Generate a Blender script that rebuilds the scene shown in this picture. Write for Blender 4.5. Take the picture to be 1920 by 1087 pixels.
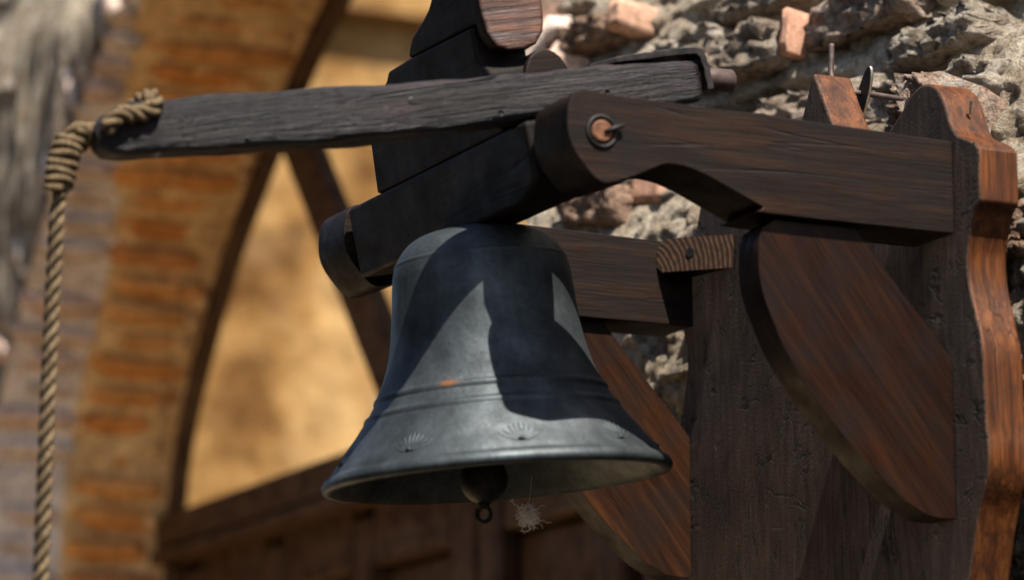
import bpy, bmesh, math, random
from mathutils import Vector, Matrix, noise, Euler

# ------------------------------------------------------------------ clean
for o in list(bpy.data.objects): bpy.data.objects.remove(o)
SC = bpy.context.scene
COL = SC.collection
R = math.radians
OZ = 2.2                                   # height of the bracket's arm seat above the ground
rnd = random.Random(7)

# ------------------------------------------------------------------ camera
cam = bpy.data.cameras.new('camera'); camo = bpy.data.objects.new('camera', cam); COL.objects.link(camo)
SC.camera = camo
AZ, PIT = R(-25.55), R(11.42)
d = Vector((-math.cos(AZ)*math.cos(PIT), -math.sin(AZ)*math.cos(PIT), math.sin(PIT)))
camo.location = (2.199, -1.429, -0.569+OZ)
camo.rotation_euler = d.to_track_quat('-Z', 'Y').to_euler()
cam.sensor_width = 36; cam.lens = 36*6500/1920
cam.clip_start = .05; cam.clip_end = 500
cam.dof.use_dof = True; cam.dof.focus_distance = 2.84; cam.dof.aperture_fstop = 4.6; cam.dof.aperture_blades = 9

# ------------------------------------------------------------------ world, sun, exposure
SUN = Vector((.61, -.022, 1.0)).normalized()       # towards the sun
w = bpy.data.worlds.new('World'); SC.world = w; w.use_nodes = True
nt = w.node_tree; bg = nt.nodes['Background']
sky = nt.nodes.new('ShaderNodeTexSky'); sky.sky_type = 'NISHITA'; sky.sun_disc = False
sky.sun_elevation = math.asin(SUN.z); sky.sun_rotation = math.atan2(SUN.x, SUN.y)
nt.links.new(sky.outputs[0], bg.inputs[0]); bg.inputs[1].default_value = .065
sl = bpy.data.lights.new('sun', 'SUN'); sl.energy = 5.0; sl.angle = R(.5); sl.color = (1, .95, .86)
so = bpy.data.objects.new('sun', sl); COL.objects.link(so)
so.rotation_euler = SUN.to_track_quat('Z', 'Y').to_euler(); so.location = (2, -3, 6)
SC.view_settings.view_transform = 'Standard'; SC.view_settings.look = 'None'
SC.view_settings.exposure = 1.0; SC.view_settings.gamma = 1; SC.view_settings.use_curve_mapping = False
SC.render.engine = 'CYCLES'

# ------------------------------------------------------------------ object helpers
def tag(o, label=None, cat=None, group=None, kind=None):
    if label: o['label'] = label
    if cat: o['category'] = cat
    if group: o['group'] = group
    if kind: o['kind'] = kind
    return o
def empty(name, loc, rx=0):
    o = bpy.data.objects.new(name, None); COL.objects.link(o)
    o.location = (loc[0], loc[1], loc[2]); o.rotation_euler = (rx, 0, 0); o.empty_display_size = .02
    return o
def link(name, me, mats=None, parent=None, smooth=False):
    if mats is not None:
        for m in (mats if isinstance(mats, (list, tuple)) else [mats]): me.materials.append(m)
    o = bpy.data.objects.new(name, me); COL.objects.link(o)
    if parent: o.parent = parent
    if smooth:
        for p in me.polygons: p.use_smooth = True
    return o
def pydata(name, v, f):
    me = bpy.data.meshes.new(name); me.from_pydata([tuple(x) for x in v], [], f); me.update(); return me
def bevel(o, wd, seg=2, ang=35):
    m = o.modifiers.new('bevel', 'BEVEL'); m.width = wd; m.segments = seg; m.limit_method = 'ANGLE'; m.angle_limit = R(ang)
    m.harden_normals = True
    return o

def prism(name, prof, axis, a, b, off=(0,0,0)):
    """extrude a 2D outline along an axis from a to b; side faces get material slot 1"""
    n = len(prof); v = []
    for c in (a, b):
        for (p, q) in prof:
            v.append({'x': (c, p, q), 'y': (p, c, q), 'z': (p, q, c)}[axis])
    v = [tuple(x[i]-off[i] for i in range(3)) for x in v]
    bm = bmesh.new(); bv = [bm.verts.new(x) for x in v]
    bm.faces.new(bv[:n]); bm.faces.new(bv[n:][::-1])
    for i in range(n):
        j = (i+1) % n
        f = bm.faces.new((bv[i], bv[n+i], bv[n+j], bv[j])); f.material_index = 1
    bmesh.ops.recalc_face_normals(bm, faces=bm.faces)
    for e_ in bm.edges: e_.smooth = e_.calc_face_angle(0) < R(33)
    for f_ in bm.faces: f_.smooth = True
    me = bpy.data.meshes.new(name); bm.to_mesh(me); bm.free()
    return me

def tube_geo(path, rad, seg=10, closed=False, v=None, f=None):
    """sweep a circle along a path; rad a number or list"""
    if v is None: v, f = [], []
    base = len(v); n = len(path); P = [Vector(p) for p in path]
    T = []
    for i in range(n):
        if closed: t = P[(i+1) % n]-P[i-1]
        else: t = P[min(i+1, n-1)]-P[max(i-1, 0)]
        T.append(t.normalized() if t.length > 1e-9 else Vector((0,0,1)))
    u = T[0].orthogonal().normalized()
    for i in range(n):
        u = (u - T[i]*u.dot(T[i])).normalized(); w_ = T[i].cross(u)
        r = rad[i] if isinstance(rad, (list, tuple)) else rad
        for k in range(seg):
            a = 2*math.pi*k/seg
            v.append(P[i] + (u*math.cos(a)+w_*math.sin(a))*r)
    m = n if closed else n-1
    for i in range(m):
        for k in range(seg):
            a0 = base+i*seg+k; a1 = base+i*seg+(k+1) % seg
            b0 = base+((i+1) % n)*seg+k; b1 = base+((i+1) % n)*seg+(k+1) % seg
            f.append((a0, a1, b1, b0))
    if not closed:
        f.append(tuple(base+k for k in range(seg))[::-1])
        f.append(tuple(base+(n-1)*seg+k for k in range(seg)))
    return v, f

def lathe(prof, seg=128):
    v, f = [], []
    n = len(prof)
    for k in range(seg):
        a = 2*math.pi*k/seg
        for (r, z) in prof: v.append((r*math.cos(a), r*math.sin(a), z))
    for k in range(seg):
        k2 = (k+1) % seg
        for i in range(n-1):
            f.append((k*n+i, k2*n+i, k2*n+i+1, k*n+i+1))
    return v, f

def catmull(pts, per=8, closed=False):
    out = []; n = len(pts); P = [Vector(p) for p in pts]
    rng = n if closed else n-1
    for i in range(rng):
        p0 = P[i-1] if (closed or i > 0) else P[0]*2-P[1]
        p1 = P[i]; p2 = P[(i+1) % n]
        p3 = P[(i+2) % n] if (closed or i+2 < n) else P[-1]*2-P[-2]
        for k in range(per):
            t = k/per
            out.append(.5*((2*p1)+(p2-p0)*t+(2*p0-5*p1+4*p2-p3)*t*t+(3*p1-p0-3*p2+p3)*t**3))
    if not closed: out.append(P[-1])
    return out

# ------------------------------------------------------------------ materials
class NB:
    def __init__(s, name):
        s.m = bpy.data.materials.new(name); s.m.use_nodes = True; s.t = s.m.node_tree
        s.b = s.t.nodes['Principled BSDF']; s.tc = s.t.nodes.new('ShaderNodeTexCoord')
    def n(s, typ, **kw):
        x = s.t.nodes.new(typ)
        for k, val in kw.items():
            if hasattr(x, k): setattr(x, k, val)
        return x
    def l(s, a, b): s.t.links.new(a, b)
    def map(s, src, scale=(1,1,1), rot=None, loc=(0,0,0)):
        if rot is not None:
            m0 = s.n('ShaderNodeMapping'); m0.inputs['Rotation'].default_value = rot; s.l(src, m0.inputs[0]); src = m0.outputs[0]
        m = s.n('ShaderNodeMapping'); m.inputs['Scale'].default_value = scale; m.inputs['Location'].default_value = loc
        s.l(src, m.inputs[0]); return m.outputs[0]
    def noise(s, vec, scale, detail=6, rough=.6, dist=0):
        x = s.n('ShaderNodeTexNoise'); x.inputs['Scale'].default_value = scale; x.inputs['Detail'].default_value = detail
        x.inputs['Roughness'].default_value = rough; x.inputs['Distortion'].default_value = dist
        s.l(vec, x.inputs['Vector']); return x.outputs['Fac']
    def ramp(s, fac, stops):
        r = s.n('ShaderNodeValToRGB'); e = r.color_ramp.elements
        while len(e) < len(stops): e.new(.5)
        for i, (p, c) in enumerate(stops):
            e[i].position = p; e[i].color = (*c, 1) if len(c) == 3 else c
        s.l(fac, r.inputs[0]); return r.outputs[0]
    def mix(s, fac, a, b, mode='MIX'):
        x = s.n('ShaderNodeMix', data_type='RGBA', blend_type=mode)
        if isinstance(fac, (int, float)): x.inputs[0].default_value = fac
        else: s.l(fac, x.inputs[0])
        for sock, val in ((x.inputs[6], a), (x.inputs[7], b)):
            if isinstance(val, tuple): sock.default_value = (*val, 1)
            else: s.l(val, sock)
        return x.outputs[2]
    def math(s, op, a, b=None):
        x = s.n('ShaderNodeMath', operation=op)
        for i, val in enumerate((a, b)):
            if val is None: continue
            if isinstance(val, (int, float)): x.inputs[i].default_value = val
            else: s.l(val, x.inputs[i])
        return x.outputs[0]
    def bump(s, h, strength, dist, normal=None):
        x = s.n('ShaderNodeBump'); x.inputs['Strength'].default_value = strength; x.inputs['Distance'].default_value = dist
        s.l(h, x.inputs['Height'])
        if normal: s.l(normal, x.inputs['Normal'])
        return x.outputs[0]
    def done(s, col, rough=.6, nrm=None, spec=.5, metal=0):
        if isinstance(col, tuple): s.b.inputs['Base Color'].default_value = (*col, 1)
        else: s.l(col, s.b.inputs['Base Color'])
        if isinstance(rough, (int, float)): s.b.inputs['Roughness'].default_value = rough
        else: s.l(rough, s.b.inputs['Roughness'])
        if nrm: s.l(nrm, s.b.inputs['Normal'])
        s.b.inputs['Specular IOR Level'].default_value = spec
        if isinstance(metal, (int, float)): s.b.inputs['Metallic'].default_value = metal
        else: s.l(metal, s.b.inputs['Metallic'])
        return s.m

def wood(name, dark, mid, light, axis='y', rot=None, rough=.5, spec=.4, fine=1.0, bump=.5, weather=None, pits=0, stops=(.30,.50,.70), crack=.6):
    """grain runs along `axis` of the object's own space"""
    k = NB(name)
    lo, hi = 7, 130
    sc = {'x': (lo, hi, hi), 'y': (hi, lo, hi), 'z': (hi, hi, lo)}[axis]
    sc2 = {'x': (lo*4, hi*4.5, hi*4.5), 'y': (hi*4.5, lo*4, hi*4.5), 'z': (hi*4.5, hi*4.5, lo*4)}[axis]
    v = k.map(k.tc.outputs['Object'], sc, rot); v2 = k.map(k.tc.outputs['Object'], sc2, rot)
    n1 = k.noise(v, 1, 5, .62, .5); n2 = k.noise(v2, 1, 4, .65)
    n3 = k.noise(k.tc.outputs['Object'], 26, 4, .6)
    c = k.ramp(n1, [(stops[0], dark), (stops[1], mid), (stops[2], light)])
    c2 = k.ramp(n2, [(.38, (.45,.45,.45)), (.62, (1.25,1.25,1.25))])
    c = k.mix(.75*fine, c, c2, 'MULTIPLY')
    blot = k.ramp(n3, [(.34, (.45,.42,.40)), (.6, (1.1,1.1,1.1))])
    c = k.mix(.75, c, blot, 'MULTIPLY')
    h = k.math('ADD', n1, k.math('MULTIPLY', n2, .8*fine))
    if crack:
        # long drying cracks along the grain, open only here and there
        scc = {'x': (2.2, 46, 46), 'y': (46, 2.2, 46), 'z': (46, 46, 2.2)}[axis]
        nc = k.noise(k.map(k.tc.outputs['Object'], scc, rot), 1, 2, .4, .25)
        ln = k.ramp(k.math('ABSOLUTE', k.math('SUBTRACT', nc, .5)), [(.0, (0,0,0)), (.011, (1,1,1))])
        mk = k.ramp(k.noise(k.tc.outputs['Object'], 13, 2, .5), [(.50, (1,1,1)), (.58, (0,0,0))])
        ln = k.mix(1, ln, mk, 'LIGHTEN')
        c = k.mix(crack, c, ln, 'MULTIPLY'); h = k.math('ADD', h, k.math('MULTIPLY', ln, 1.6*crack))
        # pale scuffs across it
        sf = k.noise(k.map(k.tc.outputs['Object'], (90, 35, 35)), 1, 5, .75, 1.2)
        c = k.mix(k.ramp(sf, [(.70, (0,0,0)), (.80, (.35,.35,.35))]), c, tuple(min(1, 3.2*x+.03) for x in mid))
    if weather:
        nw = k.noise(k.map(k.tc.outputs['Object'], tuple(x*.55 for x in sc), rot), 1, 6, .7, .8)
        c = k.mix(k.ramp(nw, [(.50, (0,0,0)), (.64, (1,1,1))]), c, weather)
    if pits:
        pv = k.n('ShaderNodeTexVoronoi'); pv.inputs['Scale'].default_value = pits
        k.l(k.tc.outputs['Object'], pv.inputs['Vector'])
        pf = k.ramp(pv.outputs['Distance'], [(.05, (0,0,0)), (.10, (1,1,1))])
        c = k.mix(1, c, pf, 'MULTIPLY'); h = k.math('ADD', h, k.math('MULTIPLY', pf, 1.0))
    rr = k.ramp(n3, [(.3, (rough+.15,)*3), (.65, (rough-.10,)*3)])
    return k.done(c, rr, k.bump(h, bump, .0018), spec)

W_ARM = wood('wood_stained_arm', (.0062,.0028,.0015), (.0130,.0057,.0029), (.0285,.0118,.0053), 'y', rough=.55, spec=.2, bump=.35, fine=.7)
W_ARMEDGE = wood('wood_stained_arm_edge', (.0054,.0025,.0016), (.0108,.0049,.0027), (.0228,.0102,.0048), 'y', rough=.55, spec=.15, bump=.35)
BR = math.atan2(-.2, .15)
W_BRACE = wood('wood_brace', (.0085,.0030,.0017), (.0160,.0056,.0027), (.030,.0102,.0038), 'y', rot=(R(52),0,0), rough=.46, spec=.18, bump=.2, fine=.6)
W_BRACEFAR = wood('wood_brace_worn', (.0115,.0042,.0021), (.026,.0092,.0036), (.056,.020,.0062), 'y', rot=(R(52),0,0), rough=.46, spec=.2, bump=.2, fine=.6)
W_BRACEEDGE = wood('wood_brace_edge', (.008,.0034,.002), (.018,.007,.0034), (.04,.0145,.0055), 'z', rough=.55, spec=.15, bump=.2, fine=.6)
W_EDGE = wood('wood_varnished_edge', (.035,.0105,.0034), (.095,.028,.0070), (.17,.056,.0145), 'z', rough=.55, spec=.25, bump=.35, fine=.8)
W_YOKE = wood('wood_blackened', (.0045,.0026,.0018), (.010,.0054,.0036), (.020,.0105,.0068), 'x', rough=.62, spec=.22, bump=.5)
W_LEVER = wood('wood_weathered_lever', (.0013,.0008,.0010), (.0068,.0038,.0042), (.026,.0138,.0135), 'y', rough=.5, spec=.35, bump=1.8, weather=(.026,.0185,.025), pits=40, stops=(.36,.50,.64), crack=1.0)
W_RED = wood('wood_red_end', (.03,.009,.006), (.085,.027,.012), (.17,.062,.026), 'y', rough=.5, bump=.9, weather=(.075,.055,.055), pits=45)
W_DOOR = wood('wood_door', (.055,.0255,.0115), (.092,.045,.020), (.14,.073,.035), 'x', rough=.6, spec=.2, bump=.2)
W_DOORV = wood('wood_door_upright', (.052,.0235,.0105), (.088,.042,.0185), (.135,.068,.032), 'z', rough=.6, spec=.2, bump=.2)

def m_board():
    k = NB('wood_rough_sawn_board'); oc = k.tc.outputs['Object']
    n1 = k.noise(k.map(oc, (120, 120, 22)), 1, 6, .7, .3)
    n2 = k.noise(oc, 420, 4, .7)
    n3 = k.noise(oc, 14, 4, .6)
    # adze marks and drying cracks: stretched cells, warped, only some of them open
    vd = k.n('ShaderNodeVectorMath', operation='ADD')
    nz = k.n('ShaderNodeTexNoise'); nz.inputs['Scale'].default_value = 55; nz.inputs['Detail'].default_value = 6; nz.inputs['Roughness'].default_value = .7; k.l(oc, nz.inputs['Vector'])
    ms = k.n('ShaderNodeVectorMath', operation='SCALE'); ms.inputs[3].default_value = .014; k.l(nz.outputs['Color'], ms.inputs[0])
    k.l(oc, vd.inputs[0]); k.l(ms.outputs[0], vd.inputs[1])
    cr = None
    for sc, rot, lo_, msc in (((38, 38, 11), (0, R(-62), 0), .20, 19), ((60, 60, 5), (0, 0, 0), .12, 11), ((30, 30, 9), (0, R(70), 0), .14, 15)):
        nn_ = k.noise(k.map(vd.outputs[0], sc, rot), 1, 3, .5)
        line = k.math('ABSOLUTE', k.math('SUBTRACT', nn_, .5))
        c_ = k.ramp(line, [(.0, (0,0,0)), (.022, (1,1,1))])
        mk = k.ramp(k.noise(k.map(oc, (msc, msc, msc), None, (msc, 3, 1)), 1, 3, .6), [(.55, (1,1,1)), (.62, (0,0,0))])
        c_ = k.mix(1, c_, mk, 'LIGHTEN')
        cr = c_ if cr is None else k.mix(1, cr, c_, 'MULTIPLY')
    c = k.ramp(n1, [(.3, (.044,.027,.018)), (.52, (.098,.062,.044)), (.72, (.165,.112,.083))])
    c = k.mix(.8, c, k.ramp(n3, [(.35, (.55,.5,.48)), (.6, (1.1,1.08,1.05))]), 'MULTIPLY')
    c = k.mix(.7, c, k.ramp(n2, [(.35, (.5,.5,.5)), (.65, (1.3,1.3,1.3))]), 'MULTIPLY')
    c = k.mix(.85, c, cr, 'MULTIPLY')
    h = k.math('ADD', k.math('MULTIPLY', n1, .5), k.math('ADD', k.math('MULTIPLY', n2, .5), k.math('MULTIPLY', cr, 1.0)))
    return k.done(c, .8, k.bump(h, .9, .0022), .25)
W_BOARD = m_board()

def m_endgrain():
    k = NB('wood_end_grain'); oc = k.tc.outputs['Object']
    wv = k.n('ShaderNodeTexWave', wave_type='RINGS', rings_direction='Z')
    wv.inputs['Scale'].default_value = 62; wv.inputs['Distortion'].default_value = 2.6; wv.inputs['Detail'].default_value = 2
    wv.inputs['Detail Scale'].default_value = 1.2
    # object space: x along the face, y up the face
    k.l(k.map(oc, (1, 1.0, 0), None, (.014, .022, 0)), wv.inputs['Vector'])
    c = k.ramp(wv.outputs['Fac'], [(.2, (.040,.020,.011)), (.7, (.066,.033,.018)), (.95, (.12,.064,.032))])
    c = k.mix(.8, c, k.ramp(k.noise(oc, 160, 4, .6), [(.35, (.5,.5,.5)), (.62, (1.15,1.15,1.15))]), 'MULTIPLY')
    return k.done(c, .7, k.bump(wv.outputs['Fac'], .35, .0006), .3)
W_END = m_endgrain()

def m_bell():
    k = NB('bronze_dark_patina'); oc = k.tc.outputs['Object']
    n1 = k.noise(oc, 30, 6, .6); n2 = k.noise(oc, 260, 4, .7)
    streak = k.noise(k.map(oc, (60, 60, 7)), 1, 4, .6)
    c = k.ramp(n1, [(.32, (.038,.045,.047)), (.55, (.074,.085,.090)), (.75, (.120,.132,.135))])
    c = k.mix(.5, c, k.ramp(streak, [(.35, (.65,.62,.62)), (.65, (1.15,1.15,1.15))]), 'MULTIPLY')
    c = k.mix(.35, c, k.ramp(n2, [(.35, (.6,.6,.6)), (.66, (1.3,1.3,1.3))]), 'MULTIPLY')
    # a rust stain on the waist
    dn = k.n('ShaderNodeVectorMath', operation='DISTANCE'); k.l(k.map(oc, (1, 1, 2.6)), dn.inputs[0]); dn.inputs[1].default_value = STAIN
    st = k.ramp(k.math('ADD', dn.outputs['Value'], k.math('MULTIPLY', n2, .008)), [(.008, (.8,.8,.8)), (.013, (0,0,0))])
    c = k.mix(st, c, (.30,.12,.045))
    pv = k.n('ShaderNodeTexVoronoi'); pv.inputs['Scale'].default_value = 210; k.l(oc, pv.inputs['Vector'])
    pit = k.ramp(k.math('ADD', pv.outputs['Distance'], k.ramp(k.noise(oc, 40, 3, .6), [(.45, (.30,.30,.30)), (.60, (0,0,0))])), [(.10, (.35,.35,.35)), (.22, (1,1,1))])
    c = k.mix(.8, c, pit, 'MULTIPLY')
    # pale scuffs
    sc = k.noise(k.map(oc, (90, 90, 40)), 1, 5, .75, 1.5)
    c = k.mix(k.ramp(sc, [(.66, (0,0,0)), (.74, (.6,.6,.6))]), c, (.13,.155,.17))
    rr = k.ramp(n1, [(.3, (.62,)*3), (.7, (.52,)*3)])
    return k.done(c, rr, k.bump(k.math('ADD', k.math('ADD', n2, pit), k.math('MULTIPLY', n1, .8)), .28, .0008), .4, .76)

def m_iron(name, c0, c1, metal=.6, rough=.55, sc=90):
    k = NB(name); oc = k.tc.outputs['Object']
    n = k.noise(oc, sc, 5, .65)
    return k.done(k.ramp(n, [(.35, c0), (.65, c1)]), rough, k.bump(n, .5, .0008), .4, metal)
M_IRON = m_iron('iron_dark', (.012,.011,.012), (.045,.038,.036))
M_RUST = m_iron('iron_rusty', (.07,.025,.012), (.24,.10,.045), .15, .75, 160)
M_PIN = m_iron('iron_brown_bar', (.055,.034,.028), (.12,.085,.075), .35, .6)
M_BRIGHT = m_iron('steel_worn', (.25,.20,.15), (.55,.50,.42), .9, .35, 60)

def m_stone(name, stops, obj_rand=True, bump=1.0, lich=.5, sc=1.0, grit=.5):
    k = NB(name); oc = k.tc.outputs['Object']
    oi = k.n('ShaderNodeObjectInfo')
    off = k.n('ShaderNodeVectorMath', operation='ADD'); mul = k.n('ShaderNodeMath', operation='MULTIPLY'); mul.inputs[1].default_value = 37.0
    k.l(oi.outputs['Random'], mul.inputs[0]); k.l(k.tc.outputs['Generated'] if False else oc, off.inputs[0]); k.l(mul.outputs[0], off.inputs[1])
    geo = k.n('ShaderNodeNewGeometry')
    pv = k.n('ShaderNodeVectorMath', operation='ADD'); k.l(geo.outputs['Position'], pv.inputs[0]); k.l(mul.outputs[0], pv.inputs[1])
    p = pv.outputs[0]
    n1 = k.noise(p, 22*sc, 6, .65); n2 = k.noise(p, 115*sc, 6, .78); n3 = k.noise(p, 60*sc, 5, .7, .6)
    base = k.ramp(oi.outputs['Random'] if obj_rand else n1, stops)
    c = k.mix(.7, base, k.ramp(n1, [(.3, (.62,.60,.58)), (.62, (1.15,1.14,1.12))]), 'MULTIPLY')
    c = k.mix(.75, c, k.ramp(n2, [(.36, (grit, grit*.92, grit*.78)), (.52, (1.0,1.0,1.0)), (.64, (1.35,1.35,1.35))]), 'MULTIPLY')
    if lich: c = k.mix(k.ramp(n3, [(.50, (0,0,0)), (.62, (lich,)*3)]), c, (.58,.56,.51))
    h = k.math('ADD', k.math('MULTIPLY', n2, 1.0), k.math('MULTIPLY', n3, 1.2))
    return k.done(c, .92, k.bump(h, bump, .009), .15)
M_MORTAR = m_stone('mortar_gritty', [(.3, (.33,.24,.155)), (.5, (.43,.35,.26)), (.7, (.53,.455,.36))], False, 1.0, .35, grit=.16)
M_STONE = m_stone('stone_rough', [(0, (.43,.33,.245)), (.3, (.36,.285,.22)), (.55, (.46,.385,.305)), (.8, (.42,.29,.22)), (1, (.45,.375,.30))], True, 1.0, .45, grit=.16)
M_BRICKROUGH = m_stone('brick_rough', [(0, (.34,.20,.14)), (.5, (.38,.25,.18)), (1, (.32,.21,.15))], True, 1.0, .0, grit=.16)
M_SALMON = m_stone('brick_salmon', [(0, (.47,.26,.175)), (1, (.50,.30,.21))], True, .15, 0)
M_JAMB = m_stone('brick_orange', [(0, (.74,.27,.07)), (.35, (.76,.32,.09)), (.6, (.74,.36,.13)), (.8, (.66,.21,.05)), (1, (.78,.42,.17))], True, .45, 0, .6)
M_JSUNLIT = m_stone('brick_painted_sun', [(0, (.72,.51,.42)), (.4, (.78,.62,.53)), (.7, (.72,.48,.38)), (1, (.80,.68,.60))], True, .45, 0, .6)  # sunlight on the outer jamb, put into the brick colour
M_JSUNLITMORTAR = m_stone('mortar_painted_sun', [(.3, (.76,.61,.52)), (.6, (.84,.71,.62))], False, .5, 0, .7)  # same painted sunlight, for the joints
M_JMORTAR = m_stone('mortar_tan', [(.3, (.70,.39,.155)), (.6, (.80,.51,.245))], False, .5, 0, .7)

def m_pane():
    k = NB('pane_amber_glass'); t = k.t
    tr = k.n('ShaderNodeBsdfTransparent'); tr.inputs[0].default_value = (1.0, .93, .80, 1)
    gl = k.n('ShaderNodeBsdfGlossy'); gl.inputs['Roughness'].default_value = .05
    mx = k.n('ShaderNodeMixShader'); mx.inputs[0].default_value = .10; k.l(tr.outputs[0], mx.inputs[1]); k.l(gl.outputs[0], mx.inputs[2])
    k.l(mx.outputs[0], t.nodes['Material Output'].inputs['Surface'])
    return k.m
M_PANE = m_pane()

def m_rope():
    k = NB('rope_fibre'); oc = k.tc.outputs['Object']
    n = k.noise(k.map(oc, (500, 500, 160)), 1, 4, .6); n3 = k.noise(oc, 45, 3, .5)
    c = k.ramp(n, [(.3, (.06,.036,.016)), (.6, (.185,.13,.072)), (.75, (.29,.225,.14))])
    c = k.mix(.6, c, k.ramp(n3, [(.35, (.5,.45,.4)), (.6, (1.1,1.1,1.1))]), 'MULTIPLY')
    return k.done(c, .9, k.bump(n, .6, .001), .2)
M_ROPE = m_rope()
M_ROPEGAP = NB('rope_gap_shade').done((.018,.012,.010), .9)  # shade in the gaps between strands, painted as a dark core
M_FLUFF = NB('feather_fluff').done((.80,.75,.70), .8)
M_BOUNCE = m_stone('bounce_sandstone', [(.3, (.58,.42,.24)), (.6, (.68,.52,.32))], False, .4, 0, .2)
M_RENDER = m_stone('render_ochre', [(.38, (.17,.095,.042)), (.48, (.36,.225,.105)), (.62, (.50,.36,.205))], False, .8, .10, .14)
M_BLOCKER = m_stone('render_brown', [(.3, (.13,.095,.065)), (.6, (.19,.145,.10))], False, .4, 0, .2)
def m_ground():
    k = NB('courtyard_paving'); oc = k.tc.outputs['Object']
    n = k.noise(oc, 3, 6, .6); n2 = k.noise(oc, 60, 5, .7)
    c = k.ramp(n, [(.35, (.026,.019,.013)), (.65, (.042,.031,.022))])
    return k.done(k.mix(.5, c, k.ramp(n2, [(.3, (.6,.6,.6)), (.7, (1.1,1.1,1.1))]), 'MULTIPLY'), .9, k.bump(n2, .4, .01), .2)
M_GROUND = m_ground()

# ------------------------------------------------------------------ ground
lb = prism('bounce_block', [(-2.9,-1.2), (-1.3,-1.2), (-1.3,.0), (-2.9,.0)], 'z', 0, 1.1)
tag(link('unseen_bounce_block', lb, [M_BOUNCE, M_BOUNCE]), kind='structure')  # unseen raised block, added to bounce warm sunlight onto the jamb
g = pydata('ground', [(-150,-150,0), (150,-150,0), (150,150,0), (-150,150,0)], [(0,1,2,3)])
tag(link('ground', g, M_GROUND), kind='structure')

# ------------------------------------------------------------------ the sunlit inner court wall seen through the fanlight
court = tag(empty('courtyard_wall', (-5.2, 2.6, 0)), 'sunlit golden wall of the inner court, seen blurred through the fanlight panes', 'wall')
def cbox(name, x0, x1, y0, y1, z0, z1, mat, par):
    me = prism(name, [(y0-2.6, z0), (y1-2.6, z0), (y1-2.6, z1), (y0-2.6, z1)], 'x', x0+5.2, x1+5.2); return link(name, me, [mat, mat], par)
cbox('wall_face', -5.6, -5.2, .62, 6.0, 0, 6.4, M_RENDER, court)
cbox('string_course', -5.198, -5.13, .62, 6.0, 3.92, 4.0, M_RENDER, court)
for yy, zz, ww, hh in ((1.2, 4.5, .5, .8), (3.3, 4.5, .5, .8)):
    wf = cbox('window', -5.198, -5.17, yy-ww/2, yy+ww/2, zz, zz+hh, W_DOORV, court)
    cbox('window_pane', -5.168, -5.16, yy-ww*.36, yy+ww*.36, zz+.03, zz+hh-.03, M_RUST, wf)

# ------------------------------------------------------------------ unseen, added house across the yard to cut horizon sky from the bell
blocker = tag(empty('blocker', (-2, -8.5, 0)), 'unseen brown house across the yard, its shaded front facing the bell', 'blocker')
def hbox(name, x0, x1, y0, y1, z0, z1, mat, par):
    me = prism(name, [(x0+2, z0), (x1+2, z0), (x1+2, z1), (x0+2, z1)], 'y', y0+8.5, y1+8.5); return link(name, me, [mat, mat], par)
hbox('blocker_wall', -16, -.5, -12, -6.5, 0, 6.4, M_BLOCKER, blocker)
hbox('roof', -16.4, -.1, -12.3, -6.1, 6.403, 6.7, M_BRICKROUGH, blocker)
for xx in (-12, -8.5, -5, -1.9):
    for zz in (1.0, 4.2):
        wf = hbox('window', xx-.5, xx+.5, -6.498, -6.44, zz, zz+1.4, W_DOORV, blocker)
        hbox('window_pane', xx-.4, xx+.4, -6.438, -6.43, zz+.1, zz+1.3, M_IRON, wf)

# ------------------------------------------------------------------ the wall: arch outline
WY = .06                                     # outer face of the wall
LEFT = [(-2.735,-2.2), (-2.735,-.6), (-2.733,0), (-2.721,.14), (-2.682,.265), (-2.585,.405), (-2.485,.515), (-2.369,.611), (-2.25,.70), (-2.114,.785)]
TOP = [(-1.95,.84), (-1.72,.86), (-1.48,.81), (-1.28,.71)]
NEAR = [(-1.14,.60), (-1.03,.48), (-.93,.36), (-.84,.235), (-.755,.125), (-.675,.05), (-.60,-.012), (-.575,-.08), (-.565,-.5), (-.565,-2.2)]
ARCH = [Vector((x, 0, z)) for x, z in LEFT+TOP+NEAR]
arch = catmull(ARCH, 10)
def in_arch(x, z):
    c = False; n = len(arch); j = n-1
    for i in range(n):
        xi, zi, xj, zj = arch[i].x, arch[i].z, arch[j].x, arch[j].z
        if (zi > z) != (zj > z) and x < (xj-xi)*(z-zi)/(zj-zi)+xi: c = not c
        j = i
    return c

def fbm(x, y, z, o=4):
    s, a, t = 0, 1, 0
    v = Vector((x, y, z))
    for i in range(o):
        s += a*noise.noise(v); t += a; a *= .55; v = v*2.1
    return s/t
HOLLOWS = [(-.10,.205,.055,.05,.050), (.02,.145,.05,.075,.06), (-.235,.27,.07,.022,.030), (-.02,.25,.05,.03,.03), (-.36,.33,.09,.02,.026),
           (-.60,.36,.06,.015,.025), (-.15,.30,.06,.02,.03), (.10,.05,.05,.05,.04), (-.50,.235,.08,.014,.022)]
def sm(a, b, t):
    t = min(1, max(0, (t-a)/(b-a))); return t*t*(3-2*t)
def lean(x, z):
    """near the bracket the wall is shaped to tilt back and catch the sun"""
    w_ = sm(-1.2, -.95, x)
    up_ = sm(.02, .15, z)
    far = .42*max(0, z-.40)*(1-sm(-2.95, -2.78, x))+.42*max(0, z-.82)*sm(-2.95, -2.78, x)*(1-w_)  # far stretch also sloped back to open it to the sun
    return far+w_*(.28*(min(x, -.42)+.50)+up_*.26*max(0, x+.42)+.46*max(0, z-.08))
def recess(x, z):  # added setback above the arch, lets sun onto the outer jamb
    return .075*sm(.775, .81, z)*sm(-2.45, -2.25, x)*(1-sm(-1.2, -1.0, x))
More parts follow.
